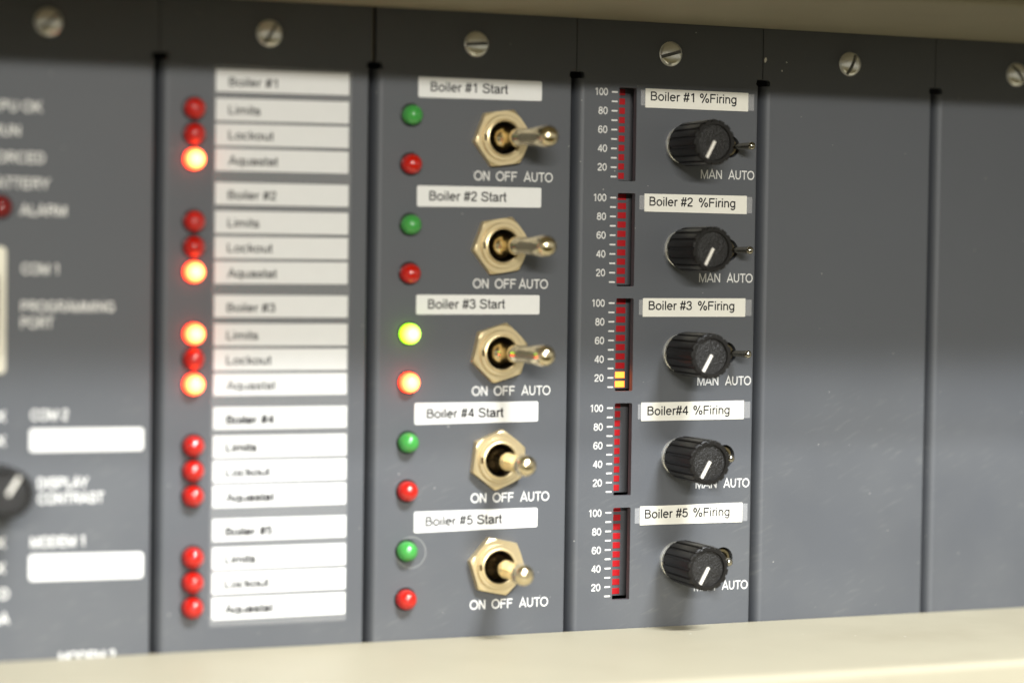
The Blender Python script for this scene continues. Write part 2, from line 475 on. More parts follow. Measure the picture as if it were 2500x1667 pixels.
    g["g"] = (0.78, [_arc(0.375, 0.37, 0.275, 0.30, 0, 360, 22), [(0.64, X), (0.64, 0.02)] + _arc(0.385, 0.0, 0.255, 0.22, 0, -150, 14)])
    g["i"] = (0.31, [[(0.155, 0), (0.155, X)], [(0.155, 0.86), (0.155, 1.0)]])
    g["k"] = (0.70, [[(0.14, 0), (0.14, 1)], [(0.16, 0.26), (0.6, X)], [(0.32, 0.44), (0.64, 0)]])
    g["l"] = (0.31, [[(0.155, 0), (0.155, 1)]])
    g["m"] = (1.16, [[(0.15, 0), (0.15, X)], [(0.15, 0.4)] + _arc(0.365, 0.46, 0.215, 0.2, 170, 0, 10) + [(0.58, 0)],
                     [(0.58, 0.4)] + _arc(0.795, 0.46, 0.215, 0.2, 170, 0, 10) + [(1.01, 0)]])
    g["n"] = (0.78, [[(0.15, 0), (0.15, X)], [(0.15, 0.4)] + _arc(0.39, 0.44, 0.24, 0.22, 170, 0, 12) + [(0.63, 0)]])
    g["o"] = (0.78, [_arc(0.39, X / 2, 0.29, X / 2 - h + .01, 90, 450, 24)])
    g["q"] = (0.78, [_arc(0.375, X / 2, 0.275, X / 2 - h + .01, 0, 360, 22), [(0.64, X), (0.64, -0.27)]])
    g["r"] = (0.465, [[(0.15, 0), (0.15, X)], _spl([(0.15, 0.42), (0.21, 0.6), (0.34, 0.665), (0.46, 0.635)])])
    g["s"] = (0.70, [_spl([(0.59, 0.52), (0.5, 0.63), (0.34, XT), (0.16, 0.6), (0.13, 0.49), (0.26, 0.405), (0.46, 0.345), (0.6, 0.25), (0.58, 0.13),
                           (0.35, 0.055), (0.16, 0.1), (0.07, 0.23)])])
    g["t"] = (0.39, [_spl([(0.19, 0.97), (0.19, 0.3), (0.195, 0.15), (0.25, 0.065), (0.37, 0.06)]), [(0.03, XT), (0.36, XT)]])
    g["u"] = (0.78, [[(0.63, 0), (0.63, X)], [(0.14, X), (0.14, 0.27)] + _arc(0.38, 0.27, 0.24, 0.205, 180, 350, 12)])
    return g


GLYPH = _glyphs()


def text_mesh(s, bold=0.0):
    """returns a mesh in x-y (cap height 1); every stroke lies a hair above the one before it"""
    bm = bmesh.new()
    hw = HW + bold
    x0 = 0.0
    layer = 0
    for ch in s:
        adv, strokes = GLYPH[ch]
        for st in strokes:
            pts = [st[0]]
            for p in st[1:]:
                if math.hypot(p[0] - pts[-1][0], p[1] - pts[-1][1]) > 1e-4:
                    pts.append(p)
            closed = len(pts) > 3 and math.hypot(pts[0][0] - pts[-1][0], pts[0][1] - pts[-1][1]) < 1e-3
            if closed:
                pts = pts[:-1]
            n = len(pts)
            z = layer * 0.0012
            layer = (layer + 1) % 6
            rows = []
            for i, p in enumerate(pts):
                a = pts[i - 1] if (i > 0 or closed) else None
                b = pts[(i + 1) % n] if (i < n - 1 or closed) else None
                ds = []
                if a:
                    l = math.hypot(p[0] - a[0], p[1] - a[1]); ds.append(((p[0] - a[0]) / l, (p[1] - a[1]) / l))
                if b:
                    l = math.hypot(b[0] - p[0], b[1] - p[1]); ds.append(((b[0] - p[0]) / l, (b[1] - p[1]) / l))
                if len(ds) == 2:
                    nx, ny = -(ds[0][1] + ds[1][1]), ds[0][0] + ds[1][0]
                    l = math.hypot(nx, ny) or 1e-6
                    nx, ny = nx / l, ny / l
                    c = nx * -ds[0][1] + ny * ds[0][0]
                    k = hw / max(c, 0.45)
                else:
                    nx, ny, k = -ds[0][1], ds[0][0], hw
                rows.append((bm.verts.new((x0 + p[0] + nx * k, p[1] + ny * k, z)), bm.verts.new((x0 + p[0] - nx * k, p[1] - ny * k, z))))
            rng = range(n) if closed else range(n - 1)
            for i in rng:
                a, b = rows[i], rows[(i + 1) % n]
                bm.faces.new((a[1], b[1], b[0], a[0]))
        x0 += adv
    me = bpy.data.meshes.new("t")
    bm.to_mesh(me)
    bm.free()
    return me


def bounds(me):
    xs = [v.co.x for v in me.vertices]
    ys = [v.co.y for v in me.vertices]
    return min(xs), max(xs), min(ys), max(ys)


def text(parent, s, x0, x1, zb, cap, m, y=-0.03, name="printed_legend", bold=0.0, rot=0.0, label=None, xs=None):
    """lettering between x0 and x1, baseline zb, capital height cap. xs: fixed x-scale, aligned to x1"""
    me = text_mesh(s, bold)
    b = bounds(me)
    c0, c1 = 0.0, 1.0
    sz = cap / (c1 - c0)
    if xs is not None:
        sx = xs * sz
        x0 = x1 - (b[1] - b[0]) * sx
    else:
        sx = (x1 - x0) / (b[1] - b[0])
    me.transform(Matrix(((sx * S, 0, 0, -b[0] * sx * S), (0, 0, -S, 0), (0, sz * S, 0, -c0 * sz * S), (0, 0, 0, 1))))
    me.materials.clear()
    me.materials.append(m)
    me.name = name
    o = bpy.data.objects.new(name, me)
    scene.collection.objects.link(o)
    o.parent = parent
    o.location = (x0 * S, y * S, zb * S)
    o.rotation_euler = (0, -rot, 0)
    if label:
        o["label"] = label
    return o


def empty(name, loc, label, cat, group=None):
    o = bpy.data.objects.new(name, None)
    scene.collection.objects.link(o)
    o.empty_display_size = 0.01
    o["label"] = label
    o["category"] = cat
    if group:
        o["group"] = group
    return o


def copy_part(o, parent, dx=0.0, dz=0.0):
    c = o.copy()
    scene.collection.objects.link(c)
    c.parent = parent
    c.location = o.location + Vector((dx * S, 0, dz * S))
    return c


# ------------------------------------------------------------------ the rack round the modules
V = 27.94                                    # boiler pitch
BX = [-55.8, -0.3, 55.2, 111.5, 167.0, 221.95, 277.5]
Z_TOP, Z_NOTCH, Z_BOT = 97.0, 76.6, -78.0
Z_RAIL, Z_TRAY = 91.3, -70.5

rack = empty("equipment_rack", None, "cream enamelled rack frame with ledge below and dark underside above the grey modules", "rack")


def lip(x0, x1, prof, m, name, steps=1):
    bm = bmesh.new()
    a = [bm.verts.new((x0 * S, y * S, z * S)) for y, z in prof]
    b = [bm.verts.new((x1 * S, y * S, z * S)) for y, z in prof]
    n = len(prof)
    for i in range(n):
        j = (i + 1) % n
        bm.faces.new((a[i], a[j], b[j], b[i]))
    bm.faces.new(a)
    bm.faces.new(list(reversed(b)))
    return link(name, bm, m, rack, smooth=True, angle=40)


def arc(cy, cz, r, a0, a1, n=6):
    return [(cy + r * math.cos(math.radians(a0 + (a1 - a0) * i / n)), cz + r * math.sin(math.radians(a0 + (a1 - a0) * i / n)))
            for i in range(n + 1)]


RX0, RX1 = -120, 420
# lower ledge: top sheet, rounded front edge, turned-down face
lip(RX0, RX1, [(-0.35, Z_TRAY - 12), (-0.35, Z_TRAY)] + arc(-73.0, Z_TRAY - 2.2, 2.2, 90, 180) + [(-75.2, Z_TRAY - 45), (-72.7, Z_TRAY - 45), (-72.7, Z_TRAY - 12)], M_CREAM, "bottom_ledge")
# upper rail: underside, rounded edge, face, then the next panel above it after a dark joint
lip(RX0, RX1, [(-0.35, Z_RAIL + 14), (-0.35, Z_RAIL + 0.4), (-0.8, Z_RAIL)] + arc(-78.4, Z_RAIL + 1.6, 1.6, 270, 180) + [(-80.0, Z_RAIL + 14)], M_CREAM, "top_rail")
lip(RX0, RX1, [(-80.0, Z_RAIL + 3.4), (-96.0, Z_RAIL + 3.4), (-96.0, Z_RAIL + 14), (-80.0, Z_RAIL + 14)][::-1], M_CREAM, "upper_trim")
bm = bmesh.new()
box(bm, RX0, RX1, 60, 62, -100, 120)
box(bm, RX0, RX1, 4, 60, 118, 120)
box(bm, RX0, RX1, 4, 60, -100, -98)
link("inner_back_panel", bm, M_DARK, rack)
bm = bmesh.new()
box(bm, RX0, RX1, 2.2, 5.0, 77.8, 112)
link("mounting_strip", bm, M_STRIP, rack)
bm = bmesh.new()
box(bm, RX0, RX0 + 2, -75, 60, -100, 120)
link("side_cheek", bm, M_CREAM, rack)
bm = bmesh.new()
box(bm, RX1 - 2, RX1, -75, 60, -100, 120)
link("side_cheek", bm, M_CREAM, rack)

# ------------------------------------------------------------------ shared part meshes
TH = 1.9                                      # plate thickness


def make_module(k, label, cat="module", holes=(), split_l=0.12, split_r=0.12):
    mod = empty("control_module", None, label, cat, "grey front modules screwed side by side into the rack")
    bl, br = BX[k], BX[k + 1]
    gl, gr = bl + 0.1, br - 1.4              # visible plate edges beside the black gaps
    r = 2.3                                   # folded left edge
    tl, tr = bl + split_l, br - split_r
    nl, nr = bl + 2.3, br - 1.7               # relief cuts under the tab
    zt, zb2 = Z_NOTCH + 0.85, Z_NOTCH - 0.85
    out = [(tl, Z_TOP), (tl, zt), (nl - .5, zt), (nl, zt - .5), (nl, zb2), (gl + r, zb2), (gl + r, Z_BOT), (gr - 0.3, Z_BOT), (gr - 0.3, zb2),
           (nr, zb2), (nr - .35, zb2 + .5), (nr, zt), (tr, zt), (tr, Z_TOP)]
    bm = bmesh.new()
    sheet(bm, [out] + list(holes), 0.0, TH)
    # folded edges: left one is a wide radius, right one tight
    for x_flat, sgn, rad, back in ((gl + r, -1, r, 14), (gr - 0.3, 1, 0.3, 14)):
        pts = []
        n = 8
        for i in range(n + 1):
            a = math.pi / 2 * i / n
            pts.append((x_flat + sgn * rad * math.sin(a), (rad - rad * math.cos(a)) * (1.9 if sgn < 0 else 1.0)))
        pts.append((x_flat + sgn * rad, back))
        lo = [bm.verts.new((x * S, y * S, Z_BOT * S)) for x, y in pts]
        hi = [bm.verts.new((x * S, y * S, zb2 * S)) for x, y in pts]
        for i in range(len(pts) - 1):
            bm.faces.new((lo[i], lo[i + 1], hi[i + 1], hi[i]))
        top = [bm.verts.new((x * S, y * S, zb2 * S)) for x, y in pts] + [bm.verts.new((x_flat * S, back * S, zb2 * S))]
        bm.faces.new(top)
    link("faceplate", bm, M_PANEL, mod, smooth=True, angle=25)
    return mod


def screw_mesh():
    """domed head with a driver slot; slot along local x"""
    bm = bmesh.new()
    R, H, sw, sd = 3.15, 1.9, 0.46, 0.95
    n, rings = 40, 7

    def surf(x, z):
        q = min(1.0, math.hypot(x, z) / R)
        return -(0.55 + (H - 0.55) * math.sqrt(max(0.0, 1 - q * q * 0.96)))
    for s in (1, -1):
        cols = []
        m_ = 14
        for i in range(m_ + 1):
            a = math.pi * i / m_
            row = []
            z_lo = sw
            x_edge = math.cos(a) * R
            z_edge = math.sin(a) * R
            x_start = x_edge * math.sqrt(max(0, 1 - (sw / R) ** 2))
            z_edge = max(z_edge, sw)
            if math.hypot(x_start, z_edge) > R:
                f = R / math.hypot(x_start, z_edge)
            for j in range(rings + 1):
                t = j / rings
                z = z_lo + (z_edge - z_lo) * t
                x = x_start
                row.append(bm.verts.new((x * S, surf(x, z) * S, s * z * S)))
            row.append(bm.verts.new((x_start * S, 0, s * z_edge * S)))
            row.insert(0, bm.verts.new((x_start * S, (surf(x_start, sw) + sd) * S, s * z_lo * S)))
            cols.append(row)
        for a_, b_ in zip(cols, cols[1:]):
            for j in range(len(a_) - 1):
                try:
                    bm.faces.new((a_[j], a_[j + 1], b_[j + 1], b_[j]))
                except ValueError:
                    pass
    # washer-like collar below
    lathe(bm, [(0.02, 3.3), (-0.25, 3.3), (-0.3, 3.1), (-0.3, 2.6)], 40)
    bmesh.ops.remove_doubles(bm, verts=bm.verts, dist=1e-7)
    bmesh.ops.recalc_face_normals(bm, faces=bm.faces)
    me = bpy.data.meshes.new("screw")
    bm.to_mesh(me); bm.free()
    me.materials.append(M_STEEL)
    for p in me.polygons:
        p.use_smooth = True
    me.set_sharp_from_angle(angle=math.radians(35))
    return me


ME_SCREW = screw_mesh()


def slot_build(bm):
    box(bm, -2.95, 2.95, -0.62, -0.2, -0.47, 0.47)


def place(name, me, parent, loc, rot=(0, 0, 0), label=None):
    o = bpy.data.objects.new(name, me)
    scene.collection.objects.link(o)
    o.parent = parent
    o.location = Vector(loc) * S
    o.rotation_euler = rot
    if label:
        o["label"] = label
    return o


def mesh_of(name, build, m, smooth=True, angle=35):
    bm = bmesh.new()
    build(bm)
    bmesh.ops.recalc_face_normals(bm, faces=bm.faces)
    me = bpy.data.meshes.new(name)
    bm.to_mesh(me); bm.free()
    me.materials.append(m)
    if smooth:
        for p in me.polygons:
            p.use_smooth = True
        me.set_sharp_from_angle(angle=math.radians(angle))
    return me


def led_build(bm):
    prof = [(0.4, 2.5), (-1.1, 2.48)]
    for i in range(1, 9):
        a = math.pi / 2 * i / 8
        prof.append((-1.1 - 2.45 * math.sin(a), 2.45 * math.cos(a) if i < 8 else 0.0))
    lathe(bm, prof, 32)


ME_LED = {m.name: mesh_of("indicator_led", led_build, m) for m in (M_RED, M_GREEN, M_DKRED, M_REDON, M_GREENON)}
ME_SHADE_RING = mesh_of("led_shade_ring", lambda bm: lathe(bm, [(0.05, 2.9), (-0.12, 2.85), (-0.12, 2.52), (0.05, 2.52)], 32), M_BLACKP)  # black ring stands in for the shadow round the lens base


def led(mod, x, z, m, label):
    # measured at half height of the dome; the lens itself is turned about its own axis
    o = place("indicator_led", ME_LED[m.name], mod, (x, 0, z), label=label)
    o.scale = (1.06, 1.06, 1.06)
    place("shade_ring", ME_SHADE_RING, o, (0, 0, 0))
    return o


M_SLOT = mat("shaded_screw_slot", (0.16, 0.16, 0.15), rough=0.5, metal=0.7)  # dark steel colour paints in the shade down in the slot
ME_SLOT = mesh_of("driver_slot", slot_build, M_SLOT, smooth=False)

# ---- big toggle
def nut_build(bm):
    ap = 6.95

    def hexr(t, r, y):
        a = (t % (math.pi / 3)) - math.pi / 6
        return min(r, ap / math.cos(a))
    lathe(bm, [(0.0, 4.6), (0.0, 9.0), (-1.75, 9.0), (-1.95, 7.78), (-2.15, 7.45), (-2.3, 7.1), (-2.3, 5.95)], 96, rfun=hexr)


ME_NUT = mesh_of("hex_nut", nut_build, M_BRASS, angle=22)


def bushing_build(bm):
    lathe(bm, [(0, 5.9), (-2.45, 5.9), (-2.55, 5.75), (-2.62, 5.9), (-2.85, 5.92), (-2.97, 5.78)], 64)
    # slotted front ring
    loops = [circ(0, 0, 5.78, 64), circ(0, 0, 4.35, 56), [(-5.6, -0.8), (-4.85, -0.8), (-4.85, 0.8), (-5.6, 0.8)]]
    sheet(bm, loops, -2.97, 2.6)
    # rolled inner lip and bore
    lathe(bm, [(-2.95, 4.95), (-3.2, 4.85), (-3.3, 4.6), (-3.22, 4.35), (-2.6, 4.22)], 64)


ME_BUSH = mesh_of("toggle_switch", bushing_build, M_BRASS, angle=30)
ME_BORE = mesh_of("bore", lambda bm: lathe(bm, [(-2.6, 4.22), (3.4, 4.2), (3.4, 0.0)], 40), M_BORE)


def lever_build(bm):
    # distance along the lever from the pivot is -y
    prof = [(3.4, 0.0), (3.1, 1.4), (2.4, 2.45), (1.2, 3.15), (0.0, 3.4), (-1.3, 3.15), (-2.1, 2.65), (-2.6, 2.4), (-3.6, 2.3), (-5.4, 2.2),
            (-5.8, 2.3), (-7.6, 2.34), (-8.0, 2.2), (-10, 2.22), (-13, 2.36), (-15.5, 2.6), (-17.6, 2.74), (-18.5, 2.72)]
    for i in range(1, 9):
        a = math.pi / 2 * i / 8
        prof.append((-18.5 - 2.45 * math.sin(a), 2.72 * math.cos(a) if i < 8 else 0.0))
    lathe(bm, prof, 36)


ME_LEVER = mesh_of("lever", lever_build, M_LEVER, angle=50)


def toggle(mod, x, z, hexang, tilt, label):
    t = place("toggle_switch", ME_BUSH, mod, (x, 0, z), label=label)
    place("hex_nut", ME_NUT, t, (0, 0, 0), (0, -math.radians(hexang), 0))
    place("bore", ME_BORE, t, (0, 0, 0))
    place("lever", ME_LEVER, t, (0.2, -0.5, 0), (0, 0, math.radians(tilt)))
    return t


# ---- knob
def knob_build(bm):
    n = 16

    def flute(t, r, y):
        if r < 4.9 or y > -3.0:
            return r
        a = ((t + 0.1) % (2 * math.pi / n)) / (2 * math.pi / n)     # 0..1
        d = abs(a - 0.5)
        g = max(0.0, 1 - (d / 0.19) ** 4)
        deep = 0.5
        if y < -17.9:
            deep = 0.38
        return r - deep * math.sqrt(g)
    prof = [(-2.3, 0.0), (-2.3, 4.6), (-2.9, 5.45), (-3.4, 5.75), (-4.2, 5.88), (-10, 5.96), (-17.6, 6.02), (-18.3, 6.0), (-18.7, 5.86), (-18.8, 5.7),
            (-18.8, 4.72), (-18.6, 4.6), (-18.15, 4.55)]
    lathe(bm, prof, 288, rfun=flute)


ME_KNOB = mesh_of("control_knob", knob_build, M_KNOB, angle=32)


def face_build(bm):
    prof = [(-18.15, 4.57)] + [(-18.15 - 0.10 * (1 - (r / 4.57) ** 2), r) for r in (3.8, 2.6, 1.3)] + [(-18.25, 0.0)]
    lathe(bm, prof, 64)


ME_FACE = mesh_of("knob_face", face_build, M_KNOBFACE)


def pointer_build(bm):
    box(bm, -0.40, 0.40, -18.62, -18.1, -5.0, 0.35, bevel=0.1)


ME_POINT = mesh_of("pointer_line", pointer_build, M_POINTER, smooth=False)


def washer_build(bm):
    lathe(bm, [(0.0, 5.05), (-0.7, 5.0), (-0.85, 4.85), (-0.85, 3.0)], 48)

    def hx(t, r, y):
        a = (t % (math.pi / 3)) - math.pi / 6
        return min(r, 3.95 / math.cos(a))
    lathe(bm, [(-0.85, 5), (-2.2, 5), (-2.35, 4.1), (-2.35, 1.0)], 48, rfun=hx)
    for i in range(14):                        # lock-washer teeth
        a = 2 * math.pi * i / 14
        lathe(bm, [(-0.8, 0.4), (-1.15, 0.3), (-1.2, 0.0)], 6, cx=4.6 * math.cos(a), cz=4.6 * math.sin(a))


ME_WASH = mesh_of("washer", washer_build, M_STEEL)


def knob(mod, x, z, ang, label):
    """ang: pointer direction, degrees clockwise from straight down as seen from the front"""
    turn = random.uniform(0, 6.28)
    ang += random.uniform(-1.5, 1.5)
    k = place("control_knob", ME_KNOB, mod, (x, 0, z), (0, turn, 0), label=label)
    place("knob_face", ME_FACE, k, (0, 0, 0))
    place("pointer_line", ME_POINT, k, (0, 0, 0), (0, math.radians(ang) - turn, 0))
    place("washer", ME_WASH, k, (0, 0, 0))
    return k


# ---- miniature toggle in a round hole
def mini_build(bm):
    lathe(bm, [(3.6, 4.2), (3.6, 2.5), (0.2, 2.5), (0.0, 2.3), (0.0, 1.75), (0.4, 1.6), (3.0, 1.6)], 36)


ME_MINI = mesh_of("toggle_switch", mini_build, M_MINIMETAL)
ME_MINIBODY = mesh_of("switch_body", lambda bm: box(bm, -4.5, 4.5, 3.7, 9, -5, 5), M_BLACKP, smooth=False)


def mlever_build(bm):
    prof = [(0.9, 0.0), (0.6, 0.7), (0, 0.95), (-0.6, 0.7), (-1.2, 0.6), (-3, 0.75), (-7.5, 0.95), (-9.3, 1.0), (-9.6, 1.06), (-10.3, 1.1)]
    for i in range(1, 7):
        a = math.pi / 2 * i / 6
        prof.append((-10.3 - 0.95 * math.sin(a), 1.1 * math.cos(a) if i < 6 else 0.0))
    lathe(bm, prof, 24)


ME_MLEVER = mesh_of("lever", mlever_build, M_MINILEVER, angle=50)


def mini_toggle(mod, x, z, tilt, label):
    t = place("toggle_switch", ME_MINI, mod, (x, 0.6, z), label=label)
    place("switch_body", ME_MINIBODY, t, (0, 0, 0))
    place("lever", ME_MLEVER, t, (0, 1.6, 0), (0, 0, math.radians(tilt)))
    return t


# ---- bar graph
def seg_build(bm):
    box(bm, -2.54, 2.54, -0.12, 0.6, -0.83, 0.83, bevel=0.08)


ME_SEG = mesh_of("segment", seg_build, M_SEG, smooth=False)
ME_SEGON = mesh_of("segment", seg_build, M_SEGON, smooth=False)


def bargraph(mod, xr, z90, lit, label):
    """xr right edge of the segments, z90 height of the 90 % segment"""
    bm = bmesh.new()
    x0, x1, z0, z1 = xr - 7.6, xr + 2.55, z90 - 8 * 2.481 - 1.3, z90 + 2.481 + 1.3
    box(bm, x0, x1, 5.5, 14.0, z0, z1, bevel=0.15)
    body = link("bar_graph", bm, M_SEGBODY, mod)
    body["label"] = label
    for i in range(10):
        z = z90 + 2.481 - 2.481 * i
        on = i >= 10 - lit
        place("segment", ME_SEGON if on else ME_SEG, body, (xr - 2.54, 5.5, z), label="lit amber segment" if on else None)
    return body


def paper(mod, corners, m, label, name="paper_label", thick=0.14, r=0.15):
    """corners: left x, right x, z of top left, top right, bottom right, bottom left"""
    x0, x1, tl, tr, br_, bl_ = corners
    bm = bmesh.new()
    lp = [(x0, bl_ + r), (x0 + r, bl_), (x1 - r, br_), (x1, br_ + r), (x1, tr - r), (x1 - r, tr), (x0 + r, tl), (x0, tl - r)]
    sheet(bm, [lp], -thick, thick - 0.01)
    o = link(name, bm, m, mod)
    if label:
        o["label"] = label
    return o


def screw(mod, x, z, ang):
    o = place("screw", ME_SCREW, mod, (x, 0, z), (0, -math.radians(ang), 0))
    place("driver_slot", ME_SLOT, o, (0, 0, 0))


# ================================================================== module at the far left (processor)
m1 = make_module(0, "leftmost grey module with two blank white labels and legends such as COM and MODEM", split_r=0.12)
screw(m1, -27.6, 83.3, 38)
XS = 0.93
CAP = 2.55
for s, xr, zb in (("CPU OK", -28.9, 61.65), ("RUN", -34.2, 55.85), ("FORCED", -28.2, 49.45), ("BATTERY", -26.9, 43.3), ("ALARM", -22.9, 36.9)):
    text(m1, s, None, xr, zb, CAP, M_PRINT, bold=0.032, xs=XS)
text(m1, "COM 1", -33.7, -24.8, 22.8, CAP, M_PRINT, bold=0.032)
text(m1, "PROGRAMMING", -33.8, -10.9, 13.75, CAP, M_PRINT, bold=0.032)
text(m1, "PORT", -33.8, -25.9, 9.85, CAP, M_PRINT, bold=0.032)
text(m1, "COM 2", -31.3, -22.2, -12.4, CAP, M_PRINT, bold=0.032)
text(m1, "DISPLAY", -29.5, -17.1, -28.95, CAP, M_PRINT, bold=0.032)
text(m1, "CONTRAST", -29.5, -13.3, -32.7, CAP, M_PRINT, bold=0.032)
text(m1, "MODEM 1", -31.1, -18.0, -43.2, CAP, M_PRINT, bold=0.032)
text(m1, "MODEM 2", -24.0, -10.2, -71.6, CAP, M_PRINT, bold=0.032)
for s, xr, zb in (("TX", -37.2, -12.6), ("RX", -37.2, -18.5), ("TX", -37.1, -43.05), ("RX", -37.1, -49.15), ("CD", -36.2, -55.4), ("AA", -36.1, -61.4)):
    text(m1, s, None, xr, zb, CAP, M_PRINT, bold=0.032, xs=XS)
paper(m1, (-31.6, -3.5, -14.4, -14.5, -20.2, -20.1), M_PAPER, "blank white label under COM 2", r=0.6)
paper(m1, (-31.5, -3.4, -44.9, -45.2, -51.6, -51.3), M_PAPER, "blank white label under MODEM 1", r=0.6)
led(m1, -38.9, 38.8, M_DKRED, "dark red unlit alarm lamp beside ALARM")
for z_ in (63.0, 57.0, 50.7, 44.6):
    led(m1, -43.6, z_, M_DKRED if z_ < 50 else M_GREEN, None)
knob(m1, -39.85, -28.15, 180 + 33, "contrast knob with its pale pointer turned up to the right")
# port: flange plate with a rounded shell
bm = bmesh.new()
sheet(bm, [rrect(-50.5, -37.5, -1.1, 29.3, 1.2), rrect(-48.0, -40.2, 4.5, 23.7, 2.0)], -1.0, 1.2)
sheet(bm, [rrect(-48.6, -39.6, 3.9, 24.3, 2.2), rrect(-48.0, -40.2, 4.5, 23.7, 2.0)], -6.0, 5.2)
port = link("serial_port", bm, M_PORT, m1, smooth=True, angle=30)
port["label"] = "nickel flange of the programming port"
bm = bmesh.new()
box(bm, -47.9, -40.3, -0.4, 3.0, 4.6, 23.6)
link("port_insert", bm, M_BLACKP, port)

# ================================================================== second module: alarm lamps and label column
m2 = make_module(1, "grey module with a tall column of twenty white paper strips beside fifteen red lamps", split_r=0.55)
screw(m2, 27.5, 83.2, 58)
bm = bmesh.new()
sheet(bm, [rrect(13.4, 49.3, -64.6, 75.0, 0.5)], -0.05, 0.04)
sl = link("label_sleeve", bm, M_SLEEVE, m2)
sl["label"] = "clear sleeve behind the paper strips"
names = ("Limits", "Lockout", "Aquastat")
lit2 = {(0, 2), (1, 2), (2, 0), (2, 2)}
for i in range(5):
    xo = 0.05 * i
    dz = -V * i
    for j, (zt, zb_) in enumerate(((74.0, 68.5), (66.9, 61.4), (60.6, 55.2), (54.4, 48.9))):
        js = random.uniform(-0.06, 0.06)
        skew = (0.35 if i == 0 and j < 3 else 0.12 if i < 2 else 0.0)
        s = "Boiler #%d" % (i + 1) if j == 0 else names[j - 1]
        p = paper(m2, (13.95 + xo * .6, 48.55 + xo * 2.4, zt + dz + js - skew / 2, zt + dz + js + skew / 2, zb_ + dz + js + skew / 2, zb_ + dz + js - skew / 2),
                  M_PAPER3, "paper strip reading %s in the group of boiler %d" % (s, i + 1), r=0.1)
        wd = {"Limits": 8.2, "Lockout": 11.6, "Aquastat": 12.8}.get(s, 12.5)
        text(p, s, 17.2, 17.2 + wd, zb_ + dz + (1.45 if j else 1.25), 2.15, M_INK, y=-0.165, name="printed_text", bold=0.02 if i < 3 else 0.06)
    for j, z0 in enumerate((63.95, 57.75, 51.5)):
        on = (i, j) in lit2
        led(m2, 8.45 + 0.14 * i, z0 - 27.75 * i, M_REDON if on else M_RED,
            "%s red lamp beside the %s strip of boiler %d" % ("brightly lit" if on else "unlit", names[j], i + 1))

# ================================================================== third module: start switches
m3 = make_module(2, "grey module with five large metal toggle switches and strips reading Boiler Start",
                 holes=[circ(90.1 + 0.05 * i, 59.2 - 27.85 * i, 5.0, 32) for i in range(5)], split_l=0.55)
screw(m3, 83.0, 83.2, 4)
st = ((67.2, 101.6, 74.22, 74.36, 69.23, 68.95), (67.2, 101.83, 46.42, 46.63, 41.44, 41.07), (67.35, 101.78, 18.45, 18.55, 13.52, 13.41),
      (67.25, 101.83, -9.39, -9.28, -14.6, -14.95), (67.5, 102.05, -37.44, -37.31, -42.42, -42.85))
hexes = (8, 9, 17, 23, 48)
for i in range(5):
    dz = -27.85 * i
    p = paper(m3, st[i], M_PAPER, 'white paper strip reading Boiler #%d Start' % (i + 1), r=0.3)
    x0 = 70.55
    zb_ = (st[i][4] + st[i][5]) / 2 + 1.5
    text(p, "Boiler #%d Start" % (i + 1), x0, x0 + 21.4, zb_ - (0.1 if i else 0), 2.45, M_INK, y=-0.165, name="printed_text", bold=0.016 if i < 3 else 0.032,
         rot=math.radians(0.3))
    on = i == 2
    gz = 64.35 - 27.95 * i
    led(m3, 65.45, gz, M_GREENON if on else M_GREEN, "%s green lamp left of the boiler %d switch" % ("glowing" if on else "unlit", i + 1))
    led(m3, 65.4, gz - 12.5, M_REDON if on else M_RED, "%s red lamp left of the boiler %d switch" % ("glowing" if on else "unlit", i + 1))
    auto = i < 3
    toggle(m3, 90.1 + 0.05 * i, 59.2 - 27.85 * i, hexes[i], 17.0 + (0.4, -0.3, 0)[i] if auto else (0.3, -0.6)[i - 3],
           "toggle switch of boiler %d with its lever %s" % (i + 1, "pushed right to AUTO" if auto else "standing straight out at OFF"))
    zl = 48.15 - 27.9 * i
    a0 = 95.75 if i == 1 else 96.8
    xo = 0.1 * i
    text(m3, "ON", 82.85 + xo, 87.2 + xo, zl, 2.45, M_PRINT, bold=0.008)
    text(m3, "OFF", 89.0 + xo, 94.9 + xo, zl, 2.45, M_PRINT, bold=0.008)
    text(m3, "AUTO", a0 + xo, a0 + 8.3 + xo, zl, 2.45, M_PRINT, bold=0.008)
# faint ring of old glue round the last green lamp
bm = bmesh.new()
sheet(bm, [circ(66.8, -47.9, 4.2), circ(66.8, -47.9, 3.8)], -0.03, 0.02)
gr_ = link("glue_ring", bm, clear_material("dried_glue", (0.5, 0.5, 0.48), 0.16, 0.4), m3)

# ================================================================== fourth module: firing rate
slot_holes = []
for i in range(5):
    z1 = 73.75 - 27.94 * i
    slot_holes.append(rrect(124.0 + 0.03 * i, 129.15 + 0.02 * i, z1 - 24.75, z1, 0.35, 3))
for i in range(5):
    slot_holes.append(circ(157.3, 59.05 - 27.94 * i, 3.0, 36))
m4 = make_module(3, "grey module with five black knobs, five red bar graphs and strips reading Boiler %Firing", holes=slot_holes)
screw(m4, 138.9, 83.2, 16)
lab4 = ((131.65, 162.6, 73.78, 73.72, 68.72, 68.70), (131.85, 162.7, 45.81, 45.87, 40.94, 41.05), (131.86, 162.8, 17.94, 18.05, 13.06, 12.98),
        (131.9, 162.9, -9.99, -9.75, -14.82, -14.94), (132.0, 162.95, -37.86, -37.64, -42.97, -42.90))
txt4 = ((133.2, 159.0, 70.45), (133.3, 159.2, 42.45), (133.57, 159.45, 14.65), (133.7, 158.55, -13.47), (133.4, 159.1, -41.2))
tape4 = ((130.35, 164.45), (130.4, 164.4), (130.77, 164.76), (130.93, 164.9), (130.5, 164.6))
segr = (128.28, 129.05, 129.35, 128.28, 128.82)
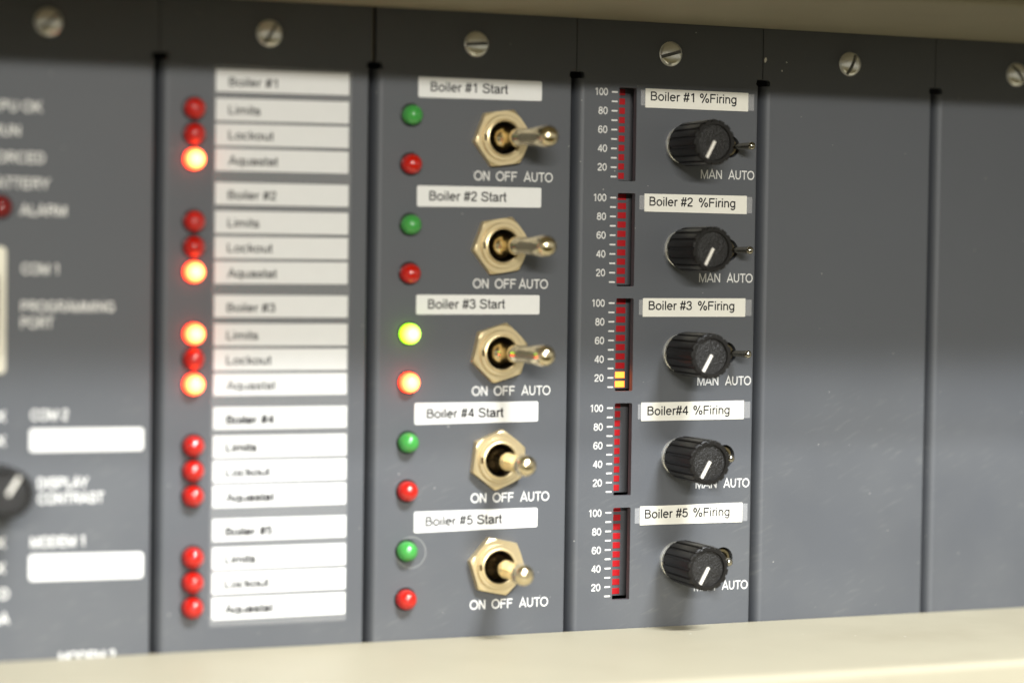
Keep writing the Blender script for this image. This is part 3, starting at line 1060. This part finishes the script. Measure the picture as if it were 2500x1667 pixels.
for i in range(5):
    c = lab4[i]
    tp = paper(m4, (tape4[i][0], tape4[i][1], c[2] - 0.45, c[3] - 0.3, c[4] + 0.25, c[5] + 0.5), M_TAPE, None, name="clear_tape", thick=0.05, r=0.1)
    p = paper(m4, c, M_PAPER2, 'cream paper strip reading %s' % ("Boiler#4 %Firing" if i == 3 else "Boiler #%d %%Firing" % (i + 1)), r=0.08)
    for nm, xa, xb in (("Boiler#4" if i == 3 else "Boiler #%d" % (i + 1), txt4[i][0], txt4[i][0] + (12.2 if i == 3 else 12.95)),
                       ("%Firing", txt4[i][1] - (11.1 if i == 3 else 11.15), txt4[i][1])):
        text(p, nm, xa, xb, txt4[i][2] + (0.15 if i < 3 else 0.05), 2.4, M_INK, y=-0.165, name="printed_text", bold=0.012)
    bargraph(m4, segr[i], 70.40 - 27.93 * i, 2 if i == 2 else 0,
             "bar graph of boiler %d with %s" % (i + 1, "its two lowest segments glowing amber" if i == 2 else "all segments dark red"))
    knob(m4, 142.98 + 0.06 * i, 59.1 - 27.94 * i, 28 if i < 3 else 29, "black fluted knob of boiler %d, pointer down to the left" % (i + 1))
    auto = i < 3
    mini_toggle(m4, 157.3, 59.05 - 27.94 * i, 13.5 if auto else -13.0,
                "small toggle of boiler %d %s" % (i + 1, "pushed right to AUTO" if auto else "pushed left to MAN"))
    zt = 72.45 - 27.93 * i
    zl = 50.25 - 27.9 * i
    text(m4, "MAN", 148.6, 155.0, zl, 2.4, M_PRINT, bold=0.008)
    text(m4, "AUTO", 156.95 + 0.05 * i, 164.9 + 0.05 * i, zl, 2.4, M_PRINT, bold=0.008)
    bm = bmesh.new()
    for t in range(10):
        z = zt - 2.484 * t
        sheet(bm, [rrect(121.8, 123.55, z - 0.2, z + 0.2, 0.12, 2)], -0.03, 0.02)
    link("scale_ticks", bm, M_PRINT, m4)
    for q, s in enumerate(("100", "80", "60", "40", "20")):
        x0 = 117.0 if q == 0 else 117.98
        text(m4, s, x0, 120.65, zt - 4.968 * q - 0.98, 1.92, M_PRINT, name="scale_number", bold=0.012)

# ================================================================== blank modules on the right
m5 = make_module(4, "blank grey module right of the knobs, with white paint chips near its top left corner")
screw(m5, 194.1, 82.9, 66)
for (x, z, w, h, a) in ((167.75, 82.9, 0.42, 1.7, -12), (172.9, 80.15, 0.22, 0.4, 10), (174.3, 82.5, 0.2, 0.35, 5)):
    bm = bmesh.new()
    pts = []
    for i in range(9):
        t = 2 * math.pi * i / 9
        rr = random.uniform(0.75, 1.1)
        pts.append((x + rr * w * math.cos(t) - math.sin(math.radians(a)) * rr * h / 2 * math.sin(t), z + rr * h / 2 * math.sin(t)))
    sheet(bm, [pts], -0.04, 0.03)
    link("paint_chip", bm, M_CHIP, m5)
m6 = make_module(5, "rightmost blank grey module, partly cut off by the edge of the picture")
screw(m6, 248.9, 82.3, 130)
